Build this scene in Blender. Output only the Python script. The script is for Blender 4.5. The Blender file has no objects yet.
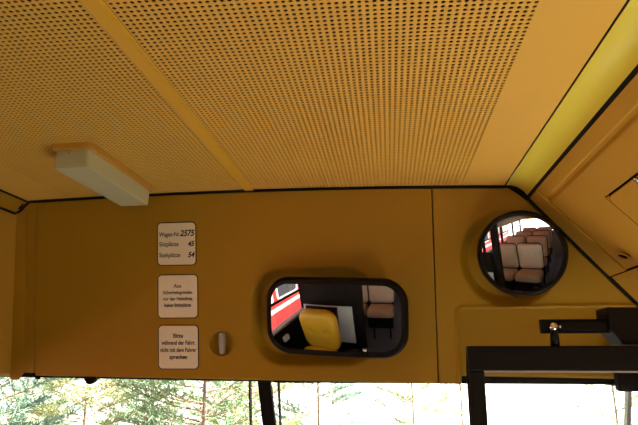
import bpy, bmesh, math, random
from mathutils import Vector, Matrix
random.seed(7)
SC = bpy.context.scene
C = SC.collection
PI = math.pi
# ------------------------------------------------------------------ camera
cd = bpy.data.cameras.new('camera'); cam = bpy.data.objects.new('camera', cd); C.objects.link(cam)
cd.lens = 573 / 638 * 36; cd.sensor_width = 36; cd.clip_start = 0.02; cd.clip_end = 400
cam.location = (0, 0, 1.70)
cam.rotation_euler = (math.radians(90 + 14.2), 0, math.radians(6.85))
SC.camera = cam
# ------------------------------------------------------------------ world, sun, exposure
W = bpy.data.worlds.new('world'); SC.world = W; W.use_nodes = True
bg = W.node_tree.nodes['Background']
bg.inputs[0].default_value = (0.93, 0.97, 1.0, 1); bg.inputs[1].default_value = 1.05
sd = bpy.data.lights.new('sun', 'SUN'); sd.energy = 36.0; sd.angle = math.radians(3); sd.color = (1, .93, .82)
so = bpy.data.objects.new('sun', sd); C.objects.link(so)
so.rotation_euler = Vector((-0.50, -0.06, -0.85)).to_track_quat('-Z', 'Y').to_euler()
SC.view_settings.view_transform = 'Standard'; SC.view_settings.look = 'None'
SC.view_settings.exposure = 0.03; SC.view_settings.gamma = 1; SC.view_settings.use_curve_mapping = False

# ------------------------------------------------------------------ materials
def mat(name, col, rough=.6, metal=0, bump=0, bscale=200, var=0, vscale=6, spec=.5, trans=0, coat=0):
    m = bpy.data.materials.new(name); m.use_nodes = True
    nt = m.node_tree; b = nt.nodes['Principled BSDF']
    b.inputs['Base Color'].default_value = (*col, 1); b.inputs['Roughness'].default_value = rough
    b.inputs['Metallic'].default_value = metal; b.inputs['Specular IOR Level'].default_value = spec
    b.inputs['Coat Weight'].default_value = coat
    if trans: b.inputs['Transmission Weight'].default_value = trans
    tc = nt.nodes.new('ShaderNodeTexCoord')
    n = nt.nodes.new('ShaderNodeTexNoise'); n.inputs['Scale'].default_value = vscale; n.inputs['Detail'].default_value = 5
    nt.links.new(tc.outputs['Object'], n.inputs['Vector'])
    r = nt.nodes.new('ShaderNodeMix'); r.data_type = 'RGBA'
    k = max(var, .02)
    r.inputs[6].default_value = (*[c * (1 - k) for c in col], 1); r.inputs[7].default_value = (*[min(1, c * (1 + k)) for c in col], 1)
    nt.links.new(n.outputs['Fac'], r.inputs[0]); nt.links.new(r.outputs[2], b.inputs['Base Color'])
    if bump:
        n2 = nt.nodes.new('ShaderNodeTexNoise'); n2.inputs['Scale'].default_value = bscale; n2.inputs['Detail'].default_value = 3
        nt.links.new(tc.outputs['Object'], n2.inputs['Vector'])
        bp = nt.nodes.new('ShaderNodeBump'); bp.inputs['Strength'].default_value = bump; bp.inputs['Distance'].default_value = .002
        nt.links.new(n2.outputs['Fac'], bp.inputs['Height']); nt.links.new(bp.outputs[0], b.inputs['Normal'])
    return m
def glassmat(name, tint=(.95, .97, .96), refl=.06):
    m = bpy.data.materials.new(name); m.use_nodes = True; nt = m.node_tree
    nt.nodes.clear()
    o = nt.nodes.new('ShaderNodeOutputMaterial'); t = nt.nodes.new('ShaderNodeBsdfTransparent'); g = nt.nodes.new('ShaderNodeBsdfGlossy')
    t.inputs[0].default_value = (*tint, 1); g.inputs['Roughness'].default_value = .02
    mx = nt.nodes.new('ShaderNodeMixShader'); lw = nt.nodes.new('ShaderNodeLayerWeight'); lw.inputs[0].default_value = .25
    mt = nt.nodes.new('ShaderNodeMath'); mt.operation = 'MULTIPLY'; mt.inputs[1].default_value = .35
    nt.links.new(lw.outputs['Fresnel'], mt.inputs[0]); nt.links.new(mt.outputs[0], mx.inputs[0])
    nt.links.new(t.outputs[0], mx.inputs[1]); nt.links.new(g.outputs[0], mx.inputs[2]); nt.links.new(mx.outputs[0], o.inputs[0])
    return m
M = dict(
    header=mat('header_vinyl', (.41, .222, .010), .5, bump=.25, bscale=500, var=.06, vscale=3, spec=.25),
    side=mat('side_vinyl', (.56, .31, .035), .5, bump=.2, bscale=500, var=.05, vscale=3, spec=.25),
    ceil=mat('ceiling_laminate', (.85, .515, .095), .45, spec=.25, var=.05, vscale=5),
    strip=mat('cover_strip', (.84, .48, .04), .4, spec=.3),
    rail=mat('rail_moulding', (.93, .80, .10), .24, spec=.8, coat=.3),
    black=mat('black_rubber', (.007, .006, .005), .7, spec=.2),
    blackp=mat('black_plastic', (.007, .0065, .006), .4, spec=.2),
    blackpaint=mat('black_painted_metal', (.008, .006, .0055), .5, bump=.1, spec=.15),
    chrome=mat('chrome', (.8, .8, .78), .15, 1),
    mirror=mat('mirror_glass', (.80, .82, .84), .0, 1),
    lens=mat('lamp_lens', (.62, .61, .38), .35, spec=.5),
    lampbase=mat('lamp_base', (.60, .33, .05), .5),
    label=mat('label_plate', (.93, .84, .64), .5, var=.05, vscale=40),
    ink=mat('print_ink', (.03, .02, .015), .7),
    greyplastic=mat('grey_plastic', (.42, .40, .38), .4),
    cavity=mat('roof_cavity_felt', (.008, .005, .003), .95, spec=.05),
    floor=mat('floor_lino', (.17, .19, .27), .45, var=.15, vscale=12),
    wallgrey=mat('wall_laminate', (.34, .33, .32), .5, var=.05),
    yellow=mat('mustard_vinyl', (.78, .45, .03), .35, bump=.2, bscale=90, var=.06, vscale=9),
    beige=mat('beige_seat_cloth', (.74, .66, .52), .7, bump=.3, bscale=200, var=.12, vscale=14),
    brown=mat('brown_seat_cloth', (.52, .38, .26), .7, bump=.3, bscale=200, var=.2, vscale=14),
    white=mat('white_laminate', (.72, .76, .80), .4),
    red=mat('red_paint', (.50, .035, .035), .35, coat=.2),
    cream=mat('cream_paint', (.72, .66, .62), .5),
    darkwin=mat('tinted_window', (.05, .05, .06), .1),
    ground=mat('pale_gravel', (.62, .60, .54), .9, bump=.4, bscale=30, var=.12, vscale=2),
    asphalt=mat('asphalt', (.07, .07, .07), .9, bump=.4, bscale=60, var=.15, vscale=3),
    bounce_top=mat('bounce_top_pale', (.80, .76, .66), .85, bump=.2, bscale=40, var=.06, vscale=3),  # pale top of the added light bouncer
    brick=mat('sky_block_brick', (.10, .045, .03), .9, bump=.5, bscale=15, var=.3, vscale=8),
    bark=mat('pine_bark', (.42, .26, .19), .9, var=.3, vscale=20),
    needle=mat('pine_needles', (.30, .46, .26), .6, var=.6, vscale=5),
    needle2=mat('pale_pine_needles', (.50, .55, .28), .6, var=.5, vscale=4),
    needle3=mat('bluish_pine_needles', (.28, .46, .36), .6, var=.5, vscale=4),
    redlight=mat('red_button', (.7, .03, .02), .3),
    glass=glassmat('window_glass'),
)
# ------------------------------------------------------------------ helpers
def finish(name, bm, m, parent=None, smooth=False, bevel=0, recalc=True):
    me = bpy.data.meshes.new(name)
    if recalc: bmesh.ops.recalc_face_normals(bm, faces=bm.faces)
    bm.to_mesh(me); bm.free()
    return link(name, me, m, parent, smooth, bevel)
def link(name, me, m, parent=None, smooth=False, bevel=0):
    o = bpy.data.objects.new(name, me); C.objects.link(o)
    me.materials.append(M[m] if isinstance(m, str) else m)
    if smooth:
        for p in me.polygons: p.use_smooth = True
    if bevel:
        b = o.modifiers.new('bevel', 'BEVEL'); b.width = bevel; b.segments = 3; b.limit_method = 'ANGLE'
        for p in me.polygons: p.use_smooth = True
        me.set_sharp_from_angle(angle=math.radians(50)) if hasattr(me, 'set_sharp_from_angle') else None
        b.harden_normals = False
    if parent: o.parent = parent
    return o
def struct(o): o['kind'] = 'structure'; return o
def tag(o, label, cat, group=None, kind=None):
    o['label'] = label; o['category'] = cat
    if group: o['group'] = group
    if kind: o['kind'] = kind
    return o
def thing(name, label, cat, loc=(0, 0, 0), rz=0, group=None):
    o = bpy.data.objects.new(name, None); C.objects.link(o); o.location = loc; o.rotation_euler = (0, 0, rz); o.empty_display_size = .05
    return tag(o, label, cat, group)
def sroot(name, loc=(0, 0, 0)):
    o = bpy.data.objects.new(name, None); C.objects.link(o); o.location = loc; o.empty_display_size = .05
    return struct(o)
def box(bm, x0, x1, y0, y1, z0, z1, mtx=None):
    vs = [bm.verts.new(mtx @ Vector((x, y, z)) if mtx else (x, y, z)) for x in (x0, x1) for y in (y0, y1) for z in (z0, z1)]
    for f in ((0, 1, 3, 2), (4, 6, 7, 5), (0, 4, 5, 1), (2, 3, 7, 6), (0, 2, 6, 4), (1, 5, 7, 3)):
        bm.faces.new([vs[i] for i in f])
def bx(name, m, parent, *d, bevel=0, mtx=None):
    bm = bmesh.new(); box(bm, *d, mtx=mtx); return finish(name, bm, m, parent, bevel=bevel)
def tube(bm, pts, r, n=10, cap=True):
    pts = [Vector(p) for p in pts]; rs = r if isinstance(r, (list, tuple)) else [r] * len(pts)
    rings = []; prev = None
    for i, p in enumerate(pts):
        t = (pts[min(i + 1, len(pts) - 1)] - pts[max(i - 1, 0)]).normalized()
        a = prev if prev is not None else (Vector((0, 0, 1)) if abs(t.z) < .9 else Vector((1, 0, 0)))
        a = (a - t * a.dot(t)).normalized(); prev = a; b = t.cross(a)
        rings.append([bm.verts.new(p + (a * math.cos(2 * PI * k / n) + b * math.sin(2 * PI * k / n)) * rs[i]) for k in range(n)])
    for i in range(len(rings) - 1):
        for k in range(n):
            bm.faces.new((rings[i][k], rings[i][(k + 1) % n], rings[i + 1][(k + 1) % n], rings[i + 1][k]))
    if cap: bm.faces.new(rings[0]); bm.faces.new(rings[-1])
def tb(name, m, parent, pts, r, n=12):
    bm = bmesh.new(); tube(bm, pts, r, n); return finish(name, bm, m, parent, smooth=True)
def profile_y(bm, prof, y0, y1, ny=1, closed=False):
    """sheet extruded along y from (x,z) profile"""
    rows = [[bm.verts.new((x, y0 + (y1 - y0) * j / ny, z)) for x, z in prof] for j in range(ny + 1)]
    n = len(prof)
    for j in range(ny):
        for i in range(n if closed else n - 1):
            k = (i + 1) % n
            bm.faces.new((rows[j][i], rows[j][k], rows[j + 1][k], rows[j + 1][i]))
    if closed: bm.faces.new(rows[0]); bm.faces.new(rows[-1])
def rrect(w, h, r, n=8, bow=0):
    pts = []
    for cx, cy, a0 in ((w / 2 - r, h / 2 - r, 0), (-w / 2 + r, h / 2 - r, PI / 2), (-w / 2 + r, -h / 2 + r, PI), (w / 2 - r, -h / 2 + r, 1.5 * PI)):
        for k in range(n + 1):
            a = a0 + PI / 2 * k / n
            x, y = cx + r * math.cos(a), cy + r * math.sin(a)
            pts.append((x, y))
    # subdivide straight runs and bow
    out = []
    for i, p in enumerate(pts):
        q = pts[(i + 1) % len(pts)]; d = math.dist(p, q); m = max(1, int(d / (.02)))
        for k in range(m): out.append((p[0] + (q[0] - p[0]) * k / m, p[1] + (q[1] - p[1]) * k / m))
    return [(x * (1 + bow * (1 - (2 * y / h) ** 2)), y * (1 + bow * 1.6 * (1 - (2 * x / w) ** 2))) for x, y in out]
def rings_mesh(bm, loops, mtx, cap0=False, cap1=False):
    R = [[bm.verts.new(mtx @ Vector(p)) for p in L] for L in loops]
    n = len(R[0])
    for a, b in zip(R, R[1:]):
        for k in range(n): bm.faces.new((a[k], a[(k + 1) % n], b[(k + 1) % n], b[k]))
    if cap0: bm.faces.new(R[0])
    if cap1: bm.faces.new(R[-1])
def inset(out, d):
    """shrink outline by d along normals"""
    n = len(out); res = []
    for i in range(n):
        x0, y0 = out[i - 1]; x1, y1 = out[(i + 1) % n]
        tx, ty = x1 - x0, y1 - y0; l = math.hypot(tx, ty)
        nx, ny = -ty / l, tx / l            # inward for ccw
        res.append((out[i][0] + nx * d, out[i][1] + ny * d))
    return res
def text(name, s, size, mtx, parent, m='ink', align='CENTER', thick=.0002, bold=0, sx=1.0, shear=0):
    c = bpy.data.curves.new(name, 'FONT'); c.body = s; c.size = size; c.align_x = align; c.align_y = 'CENTER'
    c.extrude = thick; c.offset = bold; c.shear = shear
    o = bpy.data.objects.new(name + '_tmp', c); C.objects.link(o)
    bpy.context.view_layer.update()
    me = bpy.data.meshes.new_from_object(o.evaluated_get(bpy.context.evaluated_depsgraph_get()))
    bpy.data.objects.remove(o); bpy.data.curves.remove(c)
    me.transform(mtx @ Matrix.Diagonal((sx, 1, 1, 1)))
    me.materials.clear()
    return link(name, me, m, parent)
def copy_tree(o, parent=None):
    c = o.copy(); C.objects.link(c)
    if parent: c.parent = parent
    for ch in list(o.children): copy_tree(ch, c)
    return c

# ------------------------------------------------------------------ header frame of reference (tilted bulkhead)
T = math.radians(10.8)
HU = Vector((0, -math.sin(T), math.cos(T))); HN = Vector((0, -math.cos(T), -math.sin(T))); HX = Vector((1, 0, 0))
H0 = Vector((0, 1.364, 2.112))
def H(u, v, d=0): return H0 + HX * u + HU * v + HN * d
def HM(u, v, d=0):
    """matrix whose x,y lie on the header and z points into the cabin"""
    p = H(u, v, d)
    return Matrix(((HX.x, HU.x, HN.x, p.x), (HX.y, HU.y, HN.y, p.y), (HX.z, HU.z, HN.z, p.z), (0, 0, 0, 1)))
ZC = 2.112
def zc(x): return ZC - .028 * (x + .35) ** 2
def sst(a, b, x):
    t = max(0, min(1, (x - a) / (b - a))); return t * t * (3 - 2 * t)
def sd_rr(u, v, cu, cv, w, h, r):
    qx, qy = abs(u - cu) - w / 2 + r, abs(v - cv) - h / 2 + r
    return math.hypot(max(qx, 0), max(qy, 0)) + min(max(qx, qy), 0) - r

# ------------------------------------------------------------------ ceiling
ceiling = sroot('ceiling', (0, 0, 0))
P = .009
YF = 1.360
def perforated(name, x0, nx, y1, ny, r=.0028):
    vs = []; fs = []; th = .0012
    NG = 8
    # shared corner grid
    for j in range(ny + 1):
        for i in range(nx + 1):
            x = x0 + i * P; vs.append((x, y1 - j * P, zc(x)))
    cs = [(math.cos(PI / 4 + k * PI / 4), math.sin(PI / 4 + k * PI / 4)) for k in range(8)]
    for j in range(ny):
        for i in range(nx):
            cx = x0 + (i + .5) * P; cy = y1 - (j + .5) * P; z = zc(cx); b = len(vs)
            for (c, s) in cs: vs.append((cx + r * c, cy + r * s, z))
            for (c, s) in cs: vs.append((cx + r * c, cy + r * s, z + th))
            tl = j * (nx + 1) + i; tr = tl + 1; bl = tl + nx + 1; br = bl + 1
            # ring verts: 0 = up-right,1=up,2=up-left,3=left,4=dn-left,5=dn,6=dn-right,7=right
            fs += [(tr, tl, b + 2, b + 1, b + 0), (tl, bl, b + 4, b + 3, b + 2), (bl, br, b + 6, b + 5, b + 4), (br, tr, b + 0, b + 7, b + 6)]
            for k in range(8):
                k2 = (k + 1) % 8; fs.append((b + k, b + k2, b + 8 + k2, b + 8 + k))
    me = bpy.data.meshes.new(name); me.from_pydata(vs, [], fs)
    return link(name, me, 'ceil', ceiling)
NYR = 170
perforated('perforated_panel', -.3255, 57, YF, NYR)
perforated('perforated_panel', -.3555 - 52 * P, 52, YF, NYR)
YB = YF - NYR * P
def csheet(name, x0, x1, y0, y1, dz, m, parent, n=10):
    bm = bmesh.new(); profile_y(bm, [(x0 + (x1 - x0) * i / n, zc(x0 + (x1 - x0) * i / n) + dz) for i in range(n + 1)], y0, y1, 1)
    return finish(name, bm, m, parent)
csheet('plain_panel', -.3255 + 57 * P, .2845, YB, YF, 0, 'ceil', ceiling)
csheet('plain_panel', -.972, -.3555 - 52 * P, YB, YF, 0, 'ceil', ceiling)
csheet('rear_panel', -.972, .2845, -4.6, YB, 0, 'ceil', ceiling)
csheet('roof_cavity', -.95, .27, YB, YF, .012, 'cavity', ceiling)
bx('roof_skin', 'wallgrey', ceiling, -1.4, 1.1, -4.7, 1.62, 2.17, 2.19)
bm = bmesh.new()
z = zc(-.34); w = .0095; xc = -.3405
profile_y(bm, [(xc - .0145, zc(-.355) - .0002), (xc - .0105, z - .0035), (xc + .0095, z - .0035), (xc + .0115, z - .0002), (xc + .0145, zc(-.326) - .0002)], YB, YF)
finish('cover_strip', bm, 'strip', ceiling)

# black seal running along ceiling / header joint and around both rails
RR = [(.2885, 2.1008), (.298, 2.1004), (.308, 2.0986), (.317, 2.0952), (.325, 2.0900), (.3315, 2.0830), (.336, 2.0755)]
seal = bmesh.new()
sp = [(-1.0, 2.088), (-.985, 2.078), (-.970, 2.073), (-.962, 2.078), (-.948, 2.092), (-.935, 2.101), (-.91, zc(-.91) - .003)]
sp += [(-.9 + .01 * i, zc(-.9 + .01 * i) - .003) for i in range(2, 119)]
sp += [(.292, 2.099), (.302, 2.0975), (.314, 2.093), (.327, 2.0835), (.336, 2.0725)]
k0 = Vector((.336, 2.0725)); 
for i in range(1, 14): sp.append((.336 + .0245 * i, 2.0725 - .0262 * i))
def onheader(x, z, d=0):
    v = (z - ZC) / HU.z; p = H(x, v, d); return (p.x, p.y - .0, p.z)
tube(seal, [onheader(x, z, .003) for x, z in sp], .0036, 8)
struct(finish('trim_1', seal, 'black', None, smooth=True))

# right light-coloured rail with dark gaps
r2 = sroot('trim_2')
bm = bmesh.new(); profile_y(bm, RR, -4.6, 1.368, 1); finish('rail_moulding', bm, 'rail', r2, smooth=True)
bm = bmesh.new(); profile_y(bm, [(.2825, 2.104), (.2895, 2.104)], -4.6, 1.37); finish('inner_gap_seal', bm, 'black', r2)
bm = bmesh.new(); profile_y(bm, [(.3355, 2.0775), (.3355, 2.0765), (.3385, 2.0735), (.3415, 2.0710), (.3425, 2.0715), (.3425, 2.078)], -4.6, 1.37); finish('outer_gap_seal', bm, 'black', r2)
# left rail (mirror image)
r3 = sroot('trim_3')
LR = [(-.9720, 2.0705), (-.969, 2.0745), (-.963, 2.080), (-.954, 2.087), (-.945, 2.0925), (-.938, 2.0965), (-.931, 2.0998)]
LR = [(x - .022, z) for x, z in LR]
bm = bmesh.new(); profile_y(bm, [(-.9735, 2.0705), (-.9725, 2.074), (-.970, 2.080), (-.966, 2.087), (-.960, 2.0935), (-.953, 2.0985), (-.945, 2.1018)], -4.6, 1.366); finish('rail_moulding', bm, 'header', r3, smooth=True)
bm = bmesh.new(); tube(bm, [(-.944, -4.6, 2.1015), (-.944, 1.362, 2.1015)], .0035, 6); finish('inner_gap_seal', bm, 'black', r3)
bm = bmesh.new(); tube(bm, [(-.9745, -4.6, 2.0695), (-.9745, 1.365, 2.0695)], .0035, 6); finish('outer_gap_seal', bm, 'black', r3)

# ------------------------------------------------------------------ front header panels (height fields)
def vtop(u):
    v = (zc(u) - ZC) / HU.z - .004
    return v
def vbot(u): return -.4682 - .015 * (u + .4) + .011 * sst(.1675, .173, u)
def dep_main(u, v):
    s = sd_rr(u, v, -.183, -.320, .318, .240, .085)
    d = -.034 * sst(.004, -.024, s)
    d -= .019 * sst(.0015, -.004, math.hypot(u + .4195, v + .3845) - .0325)
    return d
def heightfield(name, m, ul, ur, dep, step=.004, parent=None):
    nv = int(.475 / step); nu = int((ur(-.3) - ul(-.3)) / step)
    bm = bmesh.new(); rows = []
    def row(f, extra=None):
        rw = []
        for i in range(nu + 1):
            t = i / nu
            vb = vbot(0)
            v0 = f * -.475
            u = ul(v0) + (ur(v0) - ul(v0)) * t
            v = vtop(u) + (vbot(u) - vtop(u)) * f
            if f == 0: v = vtop(u)
            d = dep(u, v)
            if extra: d2, dv = extra; rw.append(bm.verts.new(H(u, v + dv, d + d2)))
            else: rw.append(bm.verts.new(H(u, v, d)))
        return rw
    for j in range(nv + 1): rows.append(row(j / nv))
    for k in range(1, 6):
        a = PI / 2 * k / 5; rows.append(row(1, (-.007 * (1 - math.cos(a)), -.007 * math.sin(a))))
    rows.append(row(1, (-.035, -.007)))
    for a, b in zip(rows, rows[1:]):
        for i in range(nu): bm.faces.new((a[i], a[i + 1], b[i + 1], b[i]))
    # side returns
    for e in (0, nu):
        back = [bm.verts.new(r[e].co - HN * .02) for r in rows]
        for j in range(len(rows) - 1): bm.faces.new((rows[j][e], rows[j + 1][e], back[j + 1], back[j]))
    o = finish(name, bm, m, parent, smooth=True)
    o.data.set_sharp_from_angle(angle=math.radians(60))
    return o
hw = sroot('wall_front')
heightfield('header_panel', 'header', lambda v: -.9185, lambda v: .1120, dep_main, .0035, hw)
def ur_right(v):
    if v > -.031:
        return .286 + .047 * (1 - (1 - v / -.031) ** .5) if v > -.031 else .333
    return min(.333 + (-.03 - v) * .906, .66)
def dep_right(u, v):
    s = math.hypot(u - .291, (v + .187)) - .116
    d = -.032 * sst(.003, -.026, s)
    s2 = max(.1675 - u, v + .3045)
    s2 = sd_rr(u, v, .1675 + .6, -.3045 - .5, 1.2, 1.0, .012)
    d += .0045 * math.exp(-((s2 - .005) / .0035) ** 2)
    d += -(.055 - .10 * max(0, -.3 - v)) * sst(.0005, -.006, s2)
    return d
def ur_r(v):
    if v > -.031: return .289 + .044 * (max(0, v / -.031)) ** .8
    return min(.333 + (-.031 - v) * .906, .66)
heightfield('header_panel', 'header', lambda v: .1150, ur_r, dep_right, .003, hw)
bx('seam_backing', 'cavity', hw, -.93, .125, 0, .001, 0, .001, mtx=Matrix.Identity(4)) if False else None
bm = bmesh.new()
for (u0, u1) in ((-.926, -.912), (.108, .120)):
    vs = [bm.verts.new(H(u, v, -.012)) for u, v in ((u0, -.01), (u1, -.01), (u1, -.478), (u0, -.478))]; bm.faces.new(vs)
finish('seam_backing', bm, 'cavity', hw)
# left corner trim, slightly set back
bm = bmesh.new()
rows = []
for j in range(25):
    f = j / 24; rows.append([bm.verts.new(H(u, max(-.459, -.006 - .455 * f) if u > -.96 else min(-.03, -.006 - .47 * f), d)) for u, d in ((-.9215, -.012), (-.9215, -.003), (-.925, -.0015), (-.95, -.003), (-.965, -.002), (-.99, -.002))])
for a, b in zip(rows, rows[1:]):
    for i in range(5): bm.faces.new((a[i], a[i + 1], b[i + 1], b[i]))
finish('corner_trim', bm, 'header', hw)
# blanking above the windscreen behind the header
bx('header_core', 'cavity', hw, -1.30, 1.0, 1.503, 1.52, 1.652, 2.16)
bx('corner_fill', 'cavity', hw, .66, 1.0, 1.40, 1.50, 1.64, 2.1)
bx('corner_cover', 'black', hw, .513, 1.0, 1.425, 1.455, 1.625, 1.70, bevel=.006)

# ------------------------------------------------------------------ left overhead wall panel
wl = sroot('wall_left')
bm = bmesh.new(); profile_y(bm, [(-.9765, 2.067), (-.9765, 2.060), (-.9885, 1.675), (-.990, 1.660), (-.998, 1.652), (-1.32, 1.650), (-1.32, 1.70)], -4.6, 1.47); finish('overhead_panel', bm, 'side', wl)
bx('lower_panel', 'wallgrey', wl, -1.34, -1.30, -4.6, -.25, 0, 1.08)
bx('driver_side_panel', 'blackpaint', wl, -1.34, -1.28, -.25, 1.6, 0, 1.06)
bx('sill_rail', 'greyplastic', wl, -1.34, -1.27, -4.6, 1.5, 1.08, 1.10)
for i, y in enumerate((1.42, .62, -.28, -1.42, -2.55, -3.6, -4.6)):
    bx('window_post', 'blackpaint', wl, -1.34, -1.29, y - .03, y + .03, 1.10, 1.66)
# ------------------------------------------------------------------ right cove (sloped) panel
CX0, CZ0, CX1, CZ1 = .3425, 2.0715, .6535, 1.735
cdir = Vector((CX1 - CX0, 0, CZ1 - CZ0)).normalized(); cn = Vector((cdir.z, 0, -cdir.x)).normalized()   # faces the aisle/down
wr = sroot('wall_right')
def cz(z, off=0):
    t = (z - CZ0) / (CZ1 - CZ0); return Vector((CX0 + (CX1 - CX0) * t, 0, z)) + cn * off
def cvprof(zs):
    return [(p.x, p.z) for p in [cz(z, -o) for z, o in zs]]
def yhead(z): return H(0, (z - ZC) / HU.z).y
S = -1 if cn.x > 0 else 1
A = 1
# grooves modelled as real notches
up = [(2.0715, 0), (2.052, 0), (2.0495, .0022), (2.0445, .0022), (2.042, 0), (2.0395, -.0012), (1.9935 + .0015, 0)]
grp = []
def cpanel(name, zs, y0, y1, m='side'):
    bm = bmesh.new(); profile_y(bm, cvprof(zs), y0, y1); return finish(name, bm, m, wr)
# upper band incl. ridge
YBAND = 1.308
cpanel('cove_panel', up, -4.6, YBAND - .001)
# frame around the hatch: hatch y<1.10, z 1.992..1.8855
cpanel('cove_panel', [(1.995, 0), (1.8855, 0)], 1.1035, YBAND - .001)
cpanel('cove_panel', [(1.8815, 0), (1.735, 0)], -4.6, 1.43)
# hatch leaf with rounded front corner
def cm(y, z, off=0):
    p = cz(z, off); X = Vector((0, -1, 0)); Yv = -cdir; Z = X.cross(Yv)
    return Matrix(((X.x, Yv.x, Z.x, p.x), (X.y, Yv.y, Z.y, y), (X.z, Yv.z, Z.z, p.z), (0, 0, 0, 1)))
HZ = (1.992 + 1.8865) / 2; HHt = (1.992 - 1.8865) / abs(cdir.z)
L = 1.2
mt = cm(1.10 - L / 2, HZ)
def cove_off(bmname): pass
ol = rrect(L, HHt, .018, 6)
bm = bmesh.new(); rings_mesh(bm, [[(x, y, -.004) for x, y in ol], [(x, y, 0) for x, y in inset(ol, .0)], [(x, y, .0012) for x, y in inset(ol, .0015)]], mt, cap1=True)
finish('hatch_leaf', bm, 'side', wr)
# dark backing that reads as the groove, with corner fillet frame
bm = bmesh.new(); profile_y(bm, cvprof([(2.0715, .006), (1.735, .006)]), -4.6, 1.36)
bmesh.ops.translate(bm, verts=bm.verts, vec=Vector((-cn.x, 0, -cn.z)) * 0)
bk = finish('groove_backing', bm, 'cavity', wr)
# front corner fill between rounded leaf and square opening
bm = bmesh.new()
R0 = .018; o = rrect(L + .003, HHt + .003, .019, 8)
mx = max(p[0] for p in o)
# two corner gussets at the front (x negative is towards +y)
for sy in (1, -1):
    cx_, cy_ = -(L / 2 + .0018), sy * (HHt / 2 + .0018)
    arc = [( -L / 2 + .018 - .0195 * math.cos(a), sy * (HHt / 2 - .018 + .0195 * math.sin(a))) for a in [PI / 2 * k / 8 for k in range(9)]]
    vs = [bm.verts.new(mt @ Vector((cx_, cy_, 0)))] + [bm.verts.new(mt @ Vector((x, y, 0))) for x, y in arc]
    for i in range(1, len(vs) - 1): bm.faces.new((vs[0], vs[i], vs[i + 1]))
finish('hatch_corner', bm, 'side', wr)
# end band next to the header
bm = bmesh.new()
ov = [(YBAND + .001, -.004), (YBAND + .001, .0018), (YBAND + .004, .0028), (1.44, .0028)]
rows = []
for z in (2.0705, 1.8845):
    rows.append([bm.verts.new((cz(z).x - 0 + (-o_) * 0 + (mt.to_3x3() @ Vector((0, 0, o_))).x, y, cz(z).z + (mt.to_3x3() @ Vector((0, 0, o_))).z)) for y, o_ in ov])
for i in range(3): bm.faces.new((rows[0][i], rows[0][i + 1], rows[1][i + 1], rows[1][i]))
finish('end_band', bm, 'side', wr)
# soffit, lower wall and entrance side
bx('soffit', 'side', wr, .655, 1.02, -4.6, 1.45, 1.735, 1.75)
bx('lower_panel', 'wallgrey', wr, 1.0, 1.04, -4.6, .15, 0, 1.0)
bx('light_block_panel', 'wallgrey', wr, 1.0, 1.04, -4.55, .14, 1.03, 1.735)  # closes the window openings, added to keep sun and sky light out
bx('sill_rail', 'greyplastic', wr, .98, 1.04, -4.6, .15, 1.0, 1.03)
for y in (1.47, 1.12, .17, -1.0, -2.2, -3.4, -4.55):
    bx('window_post', 'blackpaint', wr, 1.0, 1.04, y - .03, y + .03, 0 if y > 0 else 1.03, 1.75)

# ------------------------------------------------------------------ floor, rear, front, windows
struct(bx('floor', 'floor', None, -1.34, 1.04, -4.7, 1.9, -.05, 0))
wb = sroot('wall_back')
bx('rear_panel', 'wallgrey', wb, -1.34, 1.04, -4.7, -4.62, 0, 1.1); bx('rear_header', 'side', wb, -1.34, 1.04, -4.7, -4.62, 1.60, 2.17)
struct(bx('wall_dashboard', 'blackpaint', None, -1.34, 1.04, 1.62, 1.95, 0, .86))['kind'] = 'structure'
# windscreen: slopes forward going down
def ws(x, z, o=0):
    t = (1.66 - z) / .8; return Vector((x, 1.497 + .26 * t + o, z))
def ws_strip(name, m, parent, xa0, xa1, xb0, xb1, z0=1.668, z1=.86, th=.02):
    bm = bmesh.new()
    vs = [bm.verts.new(p) for p in (ws(xa0, z0), ws(xa1, z0), ws(xb1, z1), ws(xb0, z1))]
    vb = [bm.verts.new(v.co + Vector((0, th, 0))) for v in vs]
    bm.faces.new(vs); bm.faces.new(vb[::-1])
    for i in range(4): bm.faces.new((vs[i], vs[(i + 1) % 4], vb[(i + 1) % 4], vb[i]))
    return finish(name, bm, m, parent)
w1 = sroot('window_1'); w2 = sroot('window_2')
ws_strip('glass', 'glass', w1, -1.26, -.36, -1.26, -.38, th=.004); ws_strip('glass', 'glass', w2, -.285, .96, -.285, .96, th=.004)
ws_strip('divider', 'black', w1, -.342, -.309, -.282, -.245)
ws_strip('glazing_edge', 'black', w1, -.3625, -.3590, -.385, -.3815); ws_strip('glazing_edge', 'black', w2, -.2880, -.2845, -.290, -.2865)
bm = bmesh.new()
pq = [(-1.3, 1.6525), (-.85, 1.6475), (-.30, 1.6405), (-.30, 1.68), (-1.3, 1.68)]
va = [bm.verts.new((x, 1.485, z)) for x, z in pq]; vb = [bm.verts.new((x, 1.50, z)) for x, z in pq]
bm.faces.new(va); bm.faces.new(vb[::-1])
for i in range(5): bm.faces.new((va[i], va[(i + 1) % 5], vb[(i + 1) % 5], vb[i]))
finish('top_seal', bm, 'black', w1); bx('top_seal', 'black', w2, -.30, 1.0, 1.497, 1.51, 1.6375, 1.66)
ws_strip('side_seal', 'black', w1, -1.34, -1.26, -1.34, -1.24); 
ws_strip('side_pillar', 'greyplastic', w2, .563, .572, .55, .56, 1.66, 1.2)
ws_strip('side_seal', 'black', w2, .96, 1.02, .96, 1.02)
n = 3
for y0, y1 in ((.65, 1.39), (-.25, .59), (-1.39, -.31), (-2.52, -1.45), (-3.57, -2.58), (-4.57, -3.63)):
    w = sroot('window_%d' % n); n += 1
    bx('glass', 'glass', w, -1.318, -1.314, y0, y1, 1.10, 1.655)
    bx('transom', 'blackpaint', w, -1.325, -1.30, y0, y1, 1.36, 1.385)
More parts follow.
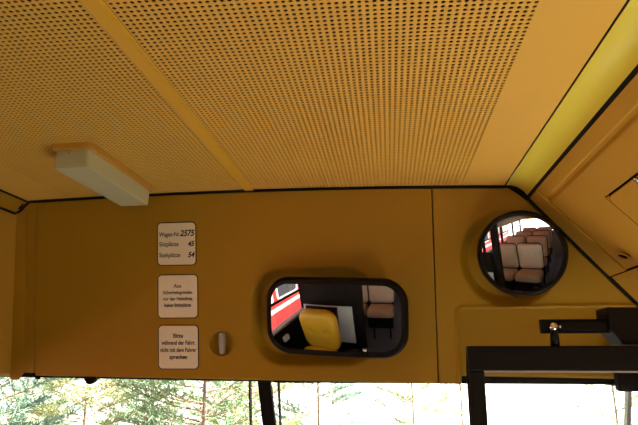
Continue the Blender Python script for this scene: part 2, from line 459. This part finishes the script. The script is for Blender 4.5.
w = sroot('window_%d' % n); bx('glass', 'glass', w, -1.3, 1.0, -4.66, -4.655, 1.1, 1.68)

# ------------------------------------------------------------------ folded entrance door leaf (black frame, glass), seen at right
door = sroot('door_1')
bm = bmesh.new()
X0, X1, Y0, Y1 = .150, .985, 1.165, 1.195
box(bm, X0, X1, Y0, Y1, 1.675, 1.7215); box(bm, X0, .1785, Y0, Y1, .12, 1.675); box(bm, .93, X1, Y0, Y1, .12, 1.675); box(bm, .1785, .93, Y0, Y1, .12, 1.15)  # last box: unseen solid lower panel, added to shade the recess
bmesh.ops.remove_doubles(bm, verts=bm.verts, dist=.0001)
finish('frame', bm, 'blackpaint', door, bevel=.003)
bx('glass', 'glass', door, .176, .932, 1.179, 1.182, .2, 1.677)
bm = bmesh.new(); box(bm, .1785, .93, 1.1655, 1.172, 1.6725, 1.6755); finish('glazing_bead', bm, 'greyplastic', door)
# dark curved run of the windscreen rubber seen through the leaf glass
bm = bmesh.new()
lo = [(.12, 1.6420), (.42, 1.6412), (.47, 1.6395), (.51, 1.6365), (.545, 1.632), (.57, 1.628), (.60, 1.620), (.63, 1.60), (.65, 1.55)]
tp = [(.12, 1.652), (.89, 1.652), (.89, 1.50)]
poly = lo + tp[::-1]
vf = [bm.verts.new((x, 1.5015, z)) for x, z in poly]; vb = [bm.verts.new((x, 1.507, z)) for x, z in poly]
bm.faces.new(vf); bm.faces.new(vb[::-1])
for i in range(len(poly)): bm.faces.new((vf[i], vf[(i + 1) % len(poly)], vb[(i + 1) % len(poly)], vb[i]))
struct(finish('trim_4', bm, 'black', None))
# ------------------------------------------------------------------ door mechanism in the recess
mech = thing('door_mechanism', 'black steel door arm with chrome ball joint in the recess above the black door frame', 'door mechanism', (0, 0, 0))
def px(x, z, y): return (x, y, z)
bm = bmesh.new(); box(bm, .2945, .430, 1.185, 1.198, 1.7455, 1.7725); finish('arm', bm, 'blackpaint', mech, bevel=.002)
bm = bmesh.new(); box(bm, .330, .415, 1.180, 1.185, 1.751, 1.767); finish('arm_stiffener', bm, 'blackpaint', mech, bevel=.0015)
bm = bmesh.new()
prof = [(.418, 1.794), (.585, 1.792), (.60, 1.75), (.585, 1.7235), (.440, 1.7235), (.425, 1.745), (.418, 1.750)]
vf = [bm.verts.new((x, 1.172, z)) for x, z in prof]; vb = [bm.verts.new((x, 1.24, z)) for x, z in prof]
bm.faces.new(vf); bm.faces.new(vb[::-1])
for i in range(7): bm.faces.new((vf[i], vf[(i + 1) % 7], vb[(i + 1) % 7], vb[i]))
finish('bracket', bm, 'blackpaint', mech, bevel=.003)
bm = bmesh.new(); bmesh.ops.create_uvsphere(bm, u_segments=20, v_segments=12, radius=.0085); bmesh.ops.translate(bm, verts=bm.verts, vec=(.3165, 1.176, 1.7575)); finish('ball_joint', bm, 'chrome', mech, smooth=True)
bm = bmesh.new(); bmesh.ops.create_uvsphere(bm, u_segments=14, v_segments=8, radius=.0032); bmesh.ops.translate(bm, verts=bm.verts, vec=(.3285, 1.177, 1.758)); finish('screw_head', bm, 'chrome', mech, smooth=True)
bm = bmesh.new(); tube(bm, [(.3165, 1.177, 1.750), (.3165, 1.177, 1.738), (.3165, 1.178, 1.7215)], [.0068, .0085, .0085], 14); finish('joint_pin', bm, 'blackp', mech, smooth=True)
# (pin goes down to the leaf top)

# ------------------------------------------------------------------ cove fittings
n3 = mt.to_3x3()
def on_cove(y, z, off): 
    p = cz(z) + n3 @ Vector((0, 0, off)); return Vector((p.x, y, p.z))
sc = thing('screw', 'chrome screw on the hatch edge in the sloped side panel at the right', 'screw', on_cove(.972, 1.989, .001))
Ms = Matrix.Translation(Vector((0, 0, 0))) @ n3.to_4x4()
circ = lambda r, n=24: [(r * math.cos(2 * PI * k / n), r * math.sin(2 * PI * k / n)) for k in range(n)]
bm = bmesh.new(); rings_mesh(bm, [[(x, y, 0) for x, y in circ(.0085)], [(x, y, .0012) for x, y in circ(.0083)], [(x, y, .0015) for x, y in circ(.006)]], Ms, cap1=True); finish('washer', bm, 'black', sc, smooth=False)
bm = bmesh.new(); rings_mesh(bm, [[(x, y, .001) for x, y in circ(.0052)], [(x, y, .003) for x, y in circ(.0048)], [(x, y, .0042) for x, y in circ(.003)]], Ms, cap1=True); finish('screw_head', bm, 'chrome', sc, smooth=True)
hd = thing('pull_ring', 'small dark oval ring on the sloped side panel right of the round mirror', 'handle', on_cove(1.251, 1.908, .001))
bm = bmesh.new()
Mr = n3.to_4x4() @ Matrix.Rotation(math.radians(-18), 4, 'Z')
N = 28; sec = 8; rg = []
for k in range(N):
    a = 2 * PI * k / N; c = Vector((.019 * math.cos(a), .0085 * math.sin(a), .004)); dr = Vector((math.cos(a), math.sin(a), 0))
    rg.append([bm.verts.new(Mr @ (c + dr * .0022 * math.cos(2 * PI * s / sec) + Vector((0, 0, .0022 * math.sin(2 * PI * s / sec))))) for s in range(sec)])
for k in range(N):
    for s in range(sec): bm.faces.new((rg[k][s], rg[k][(s + 1) % sec], rg[(k + 1) % N][(s + 1) % sec], rg[(k + 1) % N][s]))
finish('ring', bm, 'lampbase', hd, smooth=True)
bm = bmesh.new(); rings_mesh(bm, [[(x * 1.9, y * .8, 0) for x, y in circ(.010)], [(x * 1.85, y * .75, .0015) for x, y in circ(.010)]], Mr, cap1=True); finish('base_plate', bm, 'cavity', hd)

# ------------------------------------------------------------------ ceiling lamp
lamp = thing('ceiling_lamp', 'rectangular ceiling lamp with milky ribbed cover on a tan base, left on the perforated ceiling', 'lamp', (-.612, 1.15, zc(-.61)))
LM = Matrix.Translation((-.006, -.022, 0))
def lp(w, l, r): return rrect(w, l, r, 4)
def fl(w, l, r, z, cx=0, cy=0): return [(x + cx, y + cy, z) for x, y in lp(w, l, r)]
bm = bmesh.new(); rings_mesh(bm, [fl(.088, .312, .012, .003), fl(.088, .312, .012, -.011), fl(.084, .308, .011, -.014)], Matrix.Translation((0, .0, 0)), cap1=True, cap0=True); finish('base', bm, 'lampbase', lamp)
bm = bmesh.new()
ol0 = rrect(.074, .296, .006, 4)
# ribbed near/far ends : small vertical flutes
def rib(pts, amp):
    out = []
    for x, y in pts: out.append((x, y))
    return out
rings_mesh(bm, [[(x, y, -.012) for x, y in ol0], [(x * .985, y * .992, -.044) for x, y in ol0], [(x * .95, y * .985, -.0485) for x, y in ol0], [(x * .88, y * .965, -.0495) for x, y in ol0]], Matrix.Identity(4), cap1=True)
finish('lens', bm, 'lens', lamp, smooth=False)
for sy in (-1, 1):
    bm = bmesh.new()
    for k in range(15):
        x = -.0305 + k * .00436
        tube(bm, [(x, sy * .1478, -.014), (x * .985, sy * .1468, -.043)], .0011, 5)
    box(bm, -.031, .031, min(sy * .1455, sy * .1475), max(sy * .1455, sy * .1475), -.043, -.014)
    finish('ribbed_end', bm, 'lens', lamp)
bm = bmesh.new(); tube(bm, [(-.005, -.148, -.0135), (-.005, -.1485, -.02)], .003, 8); finish('cover_clip', bm, 'greyplastic', lamp)

# ------------------------------------------------------------------ notice labels on the header
def notice(label, u, v, w, h, lines, roll=0):
    t = thing('notice_label', label, 'label', H(u, v, 0), 0, 'notices in a column on the header')
    m0 = HM(u, v, 0).to_3x3().to_4x4() @ Matrix.Rotation(roll, 4, 'Z')
    o = rrect(w + .0045, h + .0045, .0115, 6)
    bm = bmesh.new(); rings_mesh(bm, [[(x, y, .0002) for x, y in o], [(x, y, .0012) for x, y in o]], m0, cap0=True, cap1=True); finish('border', bm, 'black', t)
    o = rrect(w, h, .0095, 6)
    bm = bmesh.new(); rings_mesh(bm, [[(x, y, .0010) for x, y in o], [(x, y, .0022) for x, y in o], [(x, y, .0026) for x, y in inset(o, .0008)]], m0, cap0=True, cap1=True); finish('plate', bm, 'label', t)
    for (s, x, y, size, al, bold, sx, sh) in lines:
        text('lettering', s, size, m0 @ Matrix.Translation((x, y, .0029)), t, align=al, bold=bold, sx=sx, shear=sh)
    return t
notice('topmost cream notice reading Wagen-Nr. 2575 with handwritten numbers', -.5335, -.132, .099, .107, [
    ('Wagen-Nr.', -.046, .024, .0155, 'LEFT', .00015, .80, 0), ('2575', .046, .026, .0215, 'RIGHT', .0006, .85, .25),
    ('Sitzplätze', -.046, -.001, .0155, 'LEFT', .00015, .88, 0), ('45', .046, -.001, .018, 'RIGHT', .0006, .9, .25),
    ('Stehplätze', -.046, -.029, .0155, 'LEFT', .00015, .88, 0), ('54', .046, -.029, .018, 'RIGHT', .0006, .9, .25)])
notice('middle cream notice with four centred lines beginning Aus Sicherheitsgründen', -.5315, -.2655, .102, .107, [
    ('Aus', 0, .026, .013, 'CENTER', .00015, 1, 0), ('Sicherheitsgründen', 0, .0095, .0125, 'CENTER', .00015, .80, 0),
    ('vor der Haltelinie', 0, -.0065, .0125, 'CENTER', .00015, .86, 0), ('keine Stehplätze', 0, -.0225, .0125, 'CENTER', .00015, .86, 0)])
notice('lowest cream notice asking not to speak with the driver, left of the grey latch', -.531, -.393, .102, .107, [
    ('Bitte', 0, .028, .0145, 'CENTER', .0003, .95, 0), ('während der Fahrt', 0, .0105, .0145, 'CENTER', .0003, .78, 0),
    ('nicht mit dem Fahrer', 0, -.0075, .0145, 'CENTER', .0003, .76, 0), ('sprechen', 0, -.025, .0145, 'CENTER', .0003, .88, 0)])

# ------------------------------------------------------------------ rotary latch
la = thing('rotary_latch', 'round dark latch cup with grey upright turning grip right of the lowest notice', 'latch', H(-.4195, -.3845, 0))
m0 = HM(0, 0).to_3x3().to_4x4()
cup = [(.0370, .0002), (.0365, .0016), (.0345, .0024), (.0315, .0020), (.0303, .0008)]
bm = bmesh.new(); rings_mesh(bm, [[(x, y, z) for x, y in circ(r, 40)] for r, z in cup], m0); finish('rim', bm, 'header', la, smooth=True)
bm = bmesh.new(); rings_mesh(bm, [[(x, y, z) for x, y in circ(r, 40)] for r, z in [(.0305, .0010), (.0295, -.012), (.026, -.0155), (.015, -.0165)]], m0, cap1=True); finish('cup', bm, 'header', la, smooth=True)
bm = bmesh.new()
gr = [(x * (1 + .35 * (1 - (y / .029) ** 2)), y) for x, y in rrect(.0105, .055, .004, 5)]
rings_mesh(bm, [[(x, y, -.0165) for x, y in gr], [(x * .95, y * .98, .001) for x, y in gr], [(x * .7, y * .93, .003) for x, y in gr]], m0 @ Matrix.Rotation(math.radians(2), 4, 'Z'), cap0=True, cap1=True); finish('grip', bm, 'greyplastic', la, bevel=.0012)

# half-round rubber stop under the header edge
st = bmesh.new()
ms = HM(-.767, -.4705, 0)
arc = [(.016 * math.cos(a), .0165 * math.sin(a) - .0005) for a in [PI + PI * k / 16 for k in range(17)]]
rings_mesh(st, [[(x, y, -.012) for x, y in arc], [(x, y, .0015) for x, y in arc], [(x * .85, y * .85, .003) for x, y in arc]], ms, cap0=True, cap1=True)
tag(finish('rubber_stop', st, 'black', None), 'small half-round dark stop under the header edge, above the left windscreen', 'stop')

# ------------------------------------------------------------------ mirrors
def frame_from_normal(P, n, roll):
    n = Vector(n).normalized(); x = Vector((0, 0, 1)).cross(n).normalized(); y = n.cross(x)
    m = Matrix(((x.x, y.x, n.x, P[0]), (x.y, y.y, n.y, P[1]), (x.z, y.z, n.z, P[2]), (0, 0, 0, 1)))
    return m @ Matrix.Rotation(roll, 4, 'Z')
def mirror(name, label, P, n, roll, outline, rim, R, stem_to, depth, stemr):
    t = thing(name, label, 'mirror', P); m3 = frame_from_normal((0, 0, 0), n, roll)
    g = inset(outline, rim); K = 30
    sag = lambda x, y: math.sqrt(R * R - x * x - y * y) - R
    bm = bmesh.new(); loops = []
    for k in range(K, 0, -1):
        s = k / K; loops.append([(x * s, y * s, sag(x * s, y * s)) for x, y in g])
    rings = [[bm.verts.new(m3 @ Vector(p)) for p in L_] for L_ in loops]
    nn = len(g); c = bm.verts.new(m3 @ Vector((0, 0, 0)))
    for a, b in zip(rings, rings[1:]):
        for k in range(nn): bm.faces.new((a[k], a[(k + 1) % nn], b[(k + 1) % nn], b[k]))
    for k in range(nn): bm.faces.new((rings[-1][k], rings[-1][(k + 1) % nn], c))
    o = finish('mirror_glass', bm, 'mirror', t, smooth=True)
    # analytic normals so the reflection is a clean sphere
    cen = m3 @ Vector((0, 0, -R)); nv = [ (v.co - cen).normalized() for v in o.data.vertices]
    o.data.normals_split_custom_set_from_vertices(nv)
    bm = bmesh.new()
    prof = [(rim + .0008, .0006), (rim - .001, .0022), (.004, .0030), (.0012, .0022), (0, -.001), (-.004, -depth * .3), (-.003, -depth * .7), (.018, -depth * .93), (.035, -depth)]
    def ring(i, z):
        q = inset(outline, i); qg = inset(outline, max(i, 0))
        return [(x, y, sag(*[v for v in p0]) * (1 if z > -depth * .5 else .4) + z) for (x, y), p0 in zip(q, outline)]
    rings_mesh(bm, [ring(i, z) for i, z in prof], m3, cap1=True); finish('housing', bm, 'blackp', t, smooth=True)
    q = Vector(stem_to) - Vector(P); b0 = m3 @ Vector((0, 0, -depth))
    bm = bmesh.new(); tube(bm, [b0 + (b0 - q) * 0, b0.lerp(q, .5) + Vector((0, 0, -.004)), q], [stemr * 1.3, stemr, stemr * 1.25], 16); finish('stem', bm, 'blackp', t, smooth=True)
    return t
rr = rrect(.334, .177, .052, 10, bow=.018)
mirror('rear_view_mirror', 'wide rounded rectangular black-framed mirror at the middle of the header', (-.1300, 1.36, 1.7895), (-.1424, -.957, -.2535), math.radians(-3), rr, .0125, 1.1, H(-.123, -.325, -.033), .030, .012)
mirror('round_mirror', 'round convex black-framed mirror at the right end of the header', (.3010, 1.32, 1.9265), (-0.241, -0.9446, -0.2229), 0, circ(.0945, 72), .0080, .95, H(.295, -.187, -.034), .034, .012)

# ------------------------------------------------------------------ seats behind the camera (seen in the mirrors)
def cushion(bm, w, h, d, r, mtx, puff=.25, n=10, tufts=()):
    """rounded, puffed pad: outline w x h, thickness d, front towards +z"""
    o = rrect(w, h, r, 6); loops = []
    for s, z in ((.90, -d / 2), (.985, -d * .38), (1, 0), (.985, d * .36), (.93, d * .5)):
        loops.append([(x * s, y * s, z) for x, y in o])
    for k in range(6, 0, -1):
        s = k / 6 * .90
        L_ = []
        for x, y in o:
            X, Y_ = x * s, y * s; z = d * .5 + d * puff * (1 - s * s)
            for tx, ty, tr, td in tufts: z -= td * math.exp(-((X - tx) ** 2 + (Y_ - ty) ** 2) / tr ** 2)
            L_.append((X, Y_, z))
        loops.append(L_)
    rings_mesh(bm, loops, mtx, cap0=True, cap1=True)
def Mx(loc, rx=0, rz=0): return Matrix.Translation(loc) @ Matrix.Rotation(rz, 4, 'Z') @ Matrix.Rotation(rx, 4, 'X')
ds = thing('driver_seat', 'mustard yellow buttoned driver seat reflected in the wide mirror', 'seat', (-.84, .40, 0))
bk_m = Mx((0, -.24, 1.05), math.radians(-90 + 0) + math.radians(180) + math.radians(-10))
bk_m = Matrix.Translation((0, -.22, 1.03)) @ Matrix.Rotation(math.radians(-8), 4, 'X') @ Matrix.Rotation(math.radians(-90), 4, 'X') @ Matrix.Rotation(PI, 4, 'Z')
bm = bmesh.new(); cushion(bm, .46, .52, .10, .12, bk_m, .35, tufts=[(-.09, .03, .035, .02), (.09, .03, .035, .02), (-.09, -.13, .03, .01), (.09, -.13, .03, .01)]); finish('backrest', bm, 'yellow', ds, smooth=True)
for sx in (-.09, .09):
    bm = bmesh.new(); bmesh.ops.create_uvsphere(bm, u_segments=10, v_segments=6, radius=.012); bmesh.ops.translate(bm, verts=bm.verts, vec=bk_m @ Vector((sx, .03, .05 + .022))); finish('button', bm, 'yellow', ds, smooth=True)
bm = bmesh.new(); cushion(bm, .47, .46, .12, .08, Matrix.Translation((0, .03, .76)) @ Matrix.Rotation(math.radians(4), 4, 'X'), .25); finish('cushion', bm, 'yellow', ds, smooth=True)
bx('seat_base', 'blackpaint', ds, -.2, .2, -.18, .22, .45, .69, bevel=.01)
bx('pedestal', 'blackpaint', ds, -.14, .14, -.12, .16, 0, .45, bevel=.01)
bx('back_shell', 'blackp', ds, -.21, .21, -.03, 0, -.25, .25, bevel=.01, mtx=Matrix.Translation((0, -.285, 1.03)) @ Matrix.Rotation(math.radians(8), 4, 'X'))

def bus_seat(label, loc, m_='beige'):
    t = thing('passenger_seat', label, 'seat', loc, 0, 'passenger seats')
    b_m = Matrix.Translation((0, 0, .92)) @ Matrix.Rotation(math.radians(-90 - 10), 4, 'X') @ Matrix.Rotation(PI, 4, 'Z')
    bm = bmesh.new(); cushion(bm, .455, .54, .08, .06, b_m, .3, tufts=[(0, .0, .16, -.006)]); finish('backrest', bm, m_, t, smooth=True)
    bm = bmesh.new(); cushion(bm, .455, .46, .12, .06, Matrix.Translation((0, .22, .60)) @ Matrix.Rotation(math.radians(5), 4, 'X'), .25); finish('seat', bm, 'brown' if m_ == 'beige' else m_, t, smooth=True)
    f = [b_m @ Vector((x, y, -.01)) for x, y in ((-.233, -.26), (-.233, .22), (-.21, .262), (-.17, .28), (.17, .28), (.21, .262), (.233, .22), (.233, -.26))]
    bm = bmesh.new(); tube(bm, f, .008, 8); finish('back_frame', bm, 'blackp', t, smooth=True)
    bm = bmesh.new(); box(bm, -.21, .21, -.02, .42, .36, .53); finish('seat_pan', bm, 'blackp', t)
    for x in (-.15, .15):
        bm = bmesh.new(); tube(bm, [(x, .2, 0), (x, .2, .36)], .016, 10); finish('leg', bm, 'blackpaint', t, smooth=True)
    return t
s0 = bus_seat('window-side beige passenger seat in the first row behind the driver partition', (-.74, -1.25, .18))
def seat_at(label, loc):
    c = copy_tree(s0); c['label'] = label; c.location = loc; return c
seat_at('aisle-side beige passenger seat in the first row behind the driver partition', (-.255, -1.25, .18))
rown = {-2.05: 'second', -2.85: 'third', -3.65: 'fourth'}
for y, nm in rown.items():
    seat_at('window-side beige passenger seat in the %s row on the driver side' % nm, (-.74, y, .18))
    seat_at('aisle-side beige passenger seat in the %s row on the driver side' % nm, (-.255, y, .18))
for y, nm in {-1.75: 'first', -2.52: 'second', -3.29: 'third'}.items():
    seat_at('single beige passenger seat in the %s row on the door side' % nm, (.73, y, .0))
# seat podium
struct(bx('trim_5', 'floor', None, -1.30, .0, -4.6, -.72, 0, .18))

# unseen pale light bouncer, added as a counter inside the entrance
bounce_box = thing('light_bounce_box', 'added, unseen, pale light-bouncing counter inside the entrance, beside the driver area', 'reflector', (.56, .64, 0))
bx('bounce_base', 'wallgrey', bounce_box, -.40, .40, -.44, .46, .0, .72)
bx('top', 'bounce_top', bounce_box, -.41, .41, -.45, .47, .721, .75, bevel=.006)
# driver partition
dp = thing('driver_partition', 'black framed partition with pale panel behind the yellow driver seat', 'partition', (-.84, -.12, 0))
bm = bmesh.new(); box(bm, -.36, .36, -.012, .012, .0, .70); finish('lower_panel', bm, 'blackpaint', dp)
bm = bmesh.new(); box(bm, -.36, .33, -.010, .010, .70, 1.22); finish('pale_panel', bm, 'white', dp)
bm = bmesh.new(); box(bm, -.36, .33, -.012, .012, 1.22, 1.50); finish('top_rail', bm, 'blackpaint', dp)
bm = bmesh.new(); box(bm, .375, .47, -.03, .03, 0, 2.09); finish('post', bm, 'blackpaint', dp, bevel=.01)
bm = bmesh.new(); box(bm, .33, .375, -.01, .01, .02, 1.50); finish('edge_plate', bm, 'blackpaint', dp)
# driver's console with red button
co = thing('ticket_console', 'black console beside the driver seat with a small red button', 'console', (-.49, .42, 0))
bx('body', 'blackp', co, -.08, .09, -.30, .22, 0, .78, bevel=.012)
bx('top_plate', 'blackpaint', co, -.075, .085, -.27, .2, .781, .795, bevel=.004)
bm = bmesh.new(); tube(bm, [(0, .05, .795), (0, .05, .815)], .022, 16); finish('red_button', bm, 'redlight', co, smooth=True)
# gate bar by the aisle
gb = thing('barrier_arm', 'black barrier bar with a chrome ball end at the aisle side of the console', 'barrier', (-.30, .36, 0))
bm = bmesh.new(); tube(bm, [(0, 0, 0), (0, 0, .93)], .018, 12); finish('post', bm, 'blackpaint', gb, smooth=True)
bm = bmesh.new(); bmesh.ops.create_uvsphere(bm, u_segments=14, v_segments=10, radius=.024); bmesh.ops.translate(bm, verts=bm.verts, vec=(0, 0, .95)); finish('ball_end', bm, 'chrome', gb, smooth=True)
bm = bmesh.new(); box(bm, .02, .36, -.015, .015, .82, .87); finish('bar', bm, 'blackp', gb, bevel=.006)
# small white box on the driver's side panel
tag(bx('switch_box', 'white', None, -1.28, -1.24, .30, .40, .92, .98, bevel=.006), 'small white switch box on the black panel beside the driver seat', 'switch box')

# ------------------------------------------------------------------ outside: ground, red vehicle, pines
gm = bmesh.new(); box(gm, -60, 60, -60, 60, -.75, -.70); struct(finish('ground', gm, 'ground', None))
struct(bx('ground_uplight_cut_left', 'asphalt', None, -9, 1.25, -14, 11, -.70, -.69))  # unseen dark ground, added to cut light bounced up from below
struct(bx('ground_uplight_cut_right', 'asphalt', None, 1.25, 9, -14, 11, -.70, -.60))  # same on the door side, added dark to weaken ground bounce
struct(bx('wall_sky_block', 'brick', None, 5.2, 5.6, -16, 5, -.60, 5.0))  # unseen dark wall, added to block skylight from the right
rb = thing('red_bus', 'red vehicle with white-framed windows standing left outside, seen reflected in the mirrors', 'bus', (-3.0, -1.5, -.70))
bx('body', 'red', rb, -2.3, 0, -6.5, 3.0, .35, 2.75, bevel=.1)
bx('skirt', 'blackpaint', rb, -2.25, -.03, -6.4, 2.9, .15, .37)
bx('waist_band', 'cream', rb, -.02, .012, -6.4, 2.9, 1.10, 1.20)
for i in range(7):
    y = -6.0 + i * 1.25
    fr = bmesh.new(); ol_ = rrect(1.08, .74, .12, 6)
    mtw = Matrix(((0, 0, 1, .002), (1, 0, 0, y + .5), (0, 1, 0, 1.72), (0, 0, 0, 1)))
    rings_mesh(fr, [[(a, b, 0) for a, b in ol_], [(a, b, .02) for a, b in ol_], [(a, b, .02) for a, b in inset(ol_, .07)], [(a, b, .005) for a, b in inset(ol_, .07)]], mtw); wf = finish('window', fr, 'cream', rb)
    fr = bmesh.new(); rings_mesh(fr, [[(a, b, .006) for a, b in inset(ol_, .07)]], mtw, cap1=True); finish('pane', fr, 'darkwin', wf)
for y in (-4.6, 1.4):
    bm = bmesh.new(); tube(bm, [(-.28, y, .46), (.0, y, .46)], .46, 28); finish('wheel', bm, 'black', rb, smooth=False)

def pine(name, label, loc, h, seed, nmat, dens=1.0, rz=0):
    rnd = random.Random(seed); t = thing(name, label, 'tree', loc, rz, 'young pines in front of the windscreen')
    tr = bmesh.new(); tube(tr, [(0, 0, 0), (.02, .01, h * .4), (-.01, .02, h * .75), (0, 0, h)], [.017, .014, .010, .004], 8)
    nd_v = []; nd_f = []
    nb = int(50 * dens * h / 3)
    for b in range(nb):
        z = h * (.16 + .84 * (b + rnd.random()) / nb); a = rnd.random() * 2 * PI; Lb = (.80 - .5 * z / h) * (.75 + .4 * rnd.random())
        d = Vector((math.cos(a), math.sin(a), .35)).normalized(); p0 = Vector((0, 0, z)); pts = [p0 + d * Lb * s + Vector((0, 0, .16 * Lb * (s * s) - .12 * s)) for s in (0, .35, .7, 1)]
        tube(tr, pts, [.007, .005, .003, .0015], 5, cap=False)
        for k in range(5):
            s = .35 + .65 * k / 4; q = p0 + d * Lb * s + Vector((0, 0, .16 * Lb * s * s - .12 * s))
            for side in (-1, 1):
                a2 = a + side * (.7 + .3 * rnd.random()); tl = .30 * Lb * (1.25 - s) + .06
                e = Vector((math.cos(a2), math.sin(a2), .3 + .3 * rnd.random())).normalized()
                tube(tr, [q, q + e * tl], [.004, .0015], 4, cap=False)
                for m_ in range(26):
                    c = q + e * tl * (.15 + .9 * rnd.random()); nd = (e * .8 + Vector((rnd.uniform(-1, 1), rnd.uniform(-1, 1), rnd.uniform(-1, 1)))).normalized() * rnd.uniform(.05, .09)
                    w_ = nd.cross(Vector((rnd.uniform(-1, 1), rnd.uniform(-1, 1), rnd.uniform(-1, 1)))).normalized() * .0034
                    i0 = len(nd_v); nd_v += [tuple(c - w_), tuple(c + w_), tuple(c + nd)]; nd_f.append((i0, i0 + 1, i0 + 2))
    finish('trunk', tr, 'bark', t, smooth=True)
    me = bpy.data.meshes.new('needles'); me.from_pydata(nd_v, [], nd_f); link('needles', me, nmat, t)
    return t
spots = [(-2.9, 4.0, 3.9, 'needle3', 1.9, 'nearest bluish pine at the far left edge, outside the left windscreen'),
         (-1.35, 4.2, 4.0, 'needle', 1.9, 'nearest bushy green pine outside, below the lowest notice and the latch'),
         (-3.0, 5.6, 4.2, 'needle2', 1.9, 'yellow-green pine outside directly below the small rubber stop'),
         (-1.45, 6.0, 4.1, 'needle2', 1.9, 'pale yellow-green pine outside just left of the windscreen divider'),
         (-.95, 7.7, 4.0, 'needle3', 1.6, 'bluish pine outside right of the divider, below the wide mirror'),
         (-4.8, 7.4, 4.6, 'needle', 1.6, 'green pine half hidden behind the nearest bluish pine at the far left'),
         (-3.1, 7.5, 4.5, 'needle', 1.6, 'green pine with bare trunk outside, just left of the notices column'),
         (-5.9, 9.6, 4.6, 'needle3', 1.6, 'farthest bluish pine at the left, behind the other pines'),
         (-4.2, 9.5, 4.5, 'needle2', 1.6, 'farthest pale pine, seen between the rubber stop and the notices'),
         (-2.5, 9.4, 4.6, 'needle', 1.6, 'farthest green pine, seen between the latch and the divider'),
         (.30, 9.1, 4.1, 'needle2', .8, 'thin pale pine outside, seen below the right end of the wide mirror'),
         (1.25, 11.2, 4.3, 'needle2', .8, 'thin pale pine outside, just left of the black door leaf post'),
         (3.0, 8.6, 4.3, 'needle2', .8, 'thin pale pine seen through the black door leaf glass')]
for i, (x, y, h, nm, dn, lb) in enumerate(spots): pine('pine_tree', lb, (x, y, -.70), h, 11 + i, nm, dn)
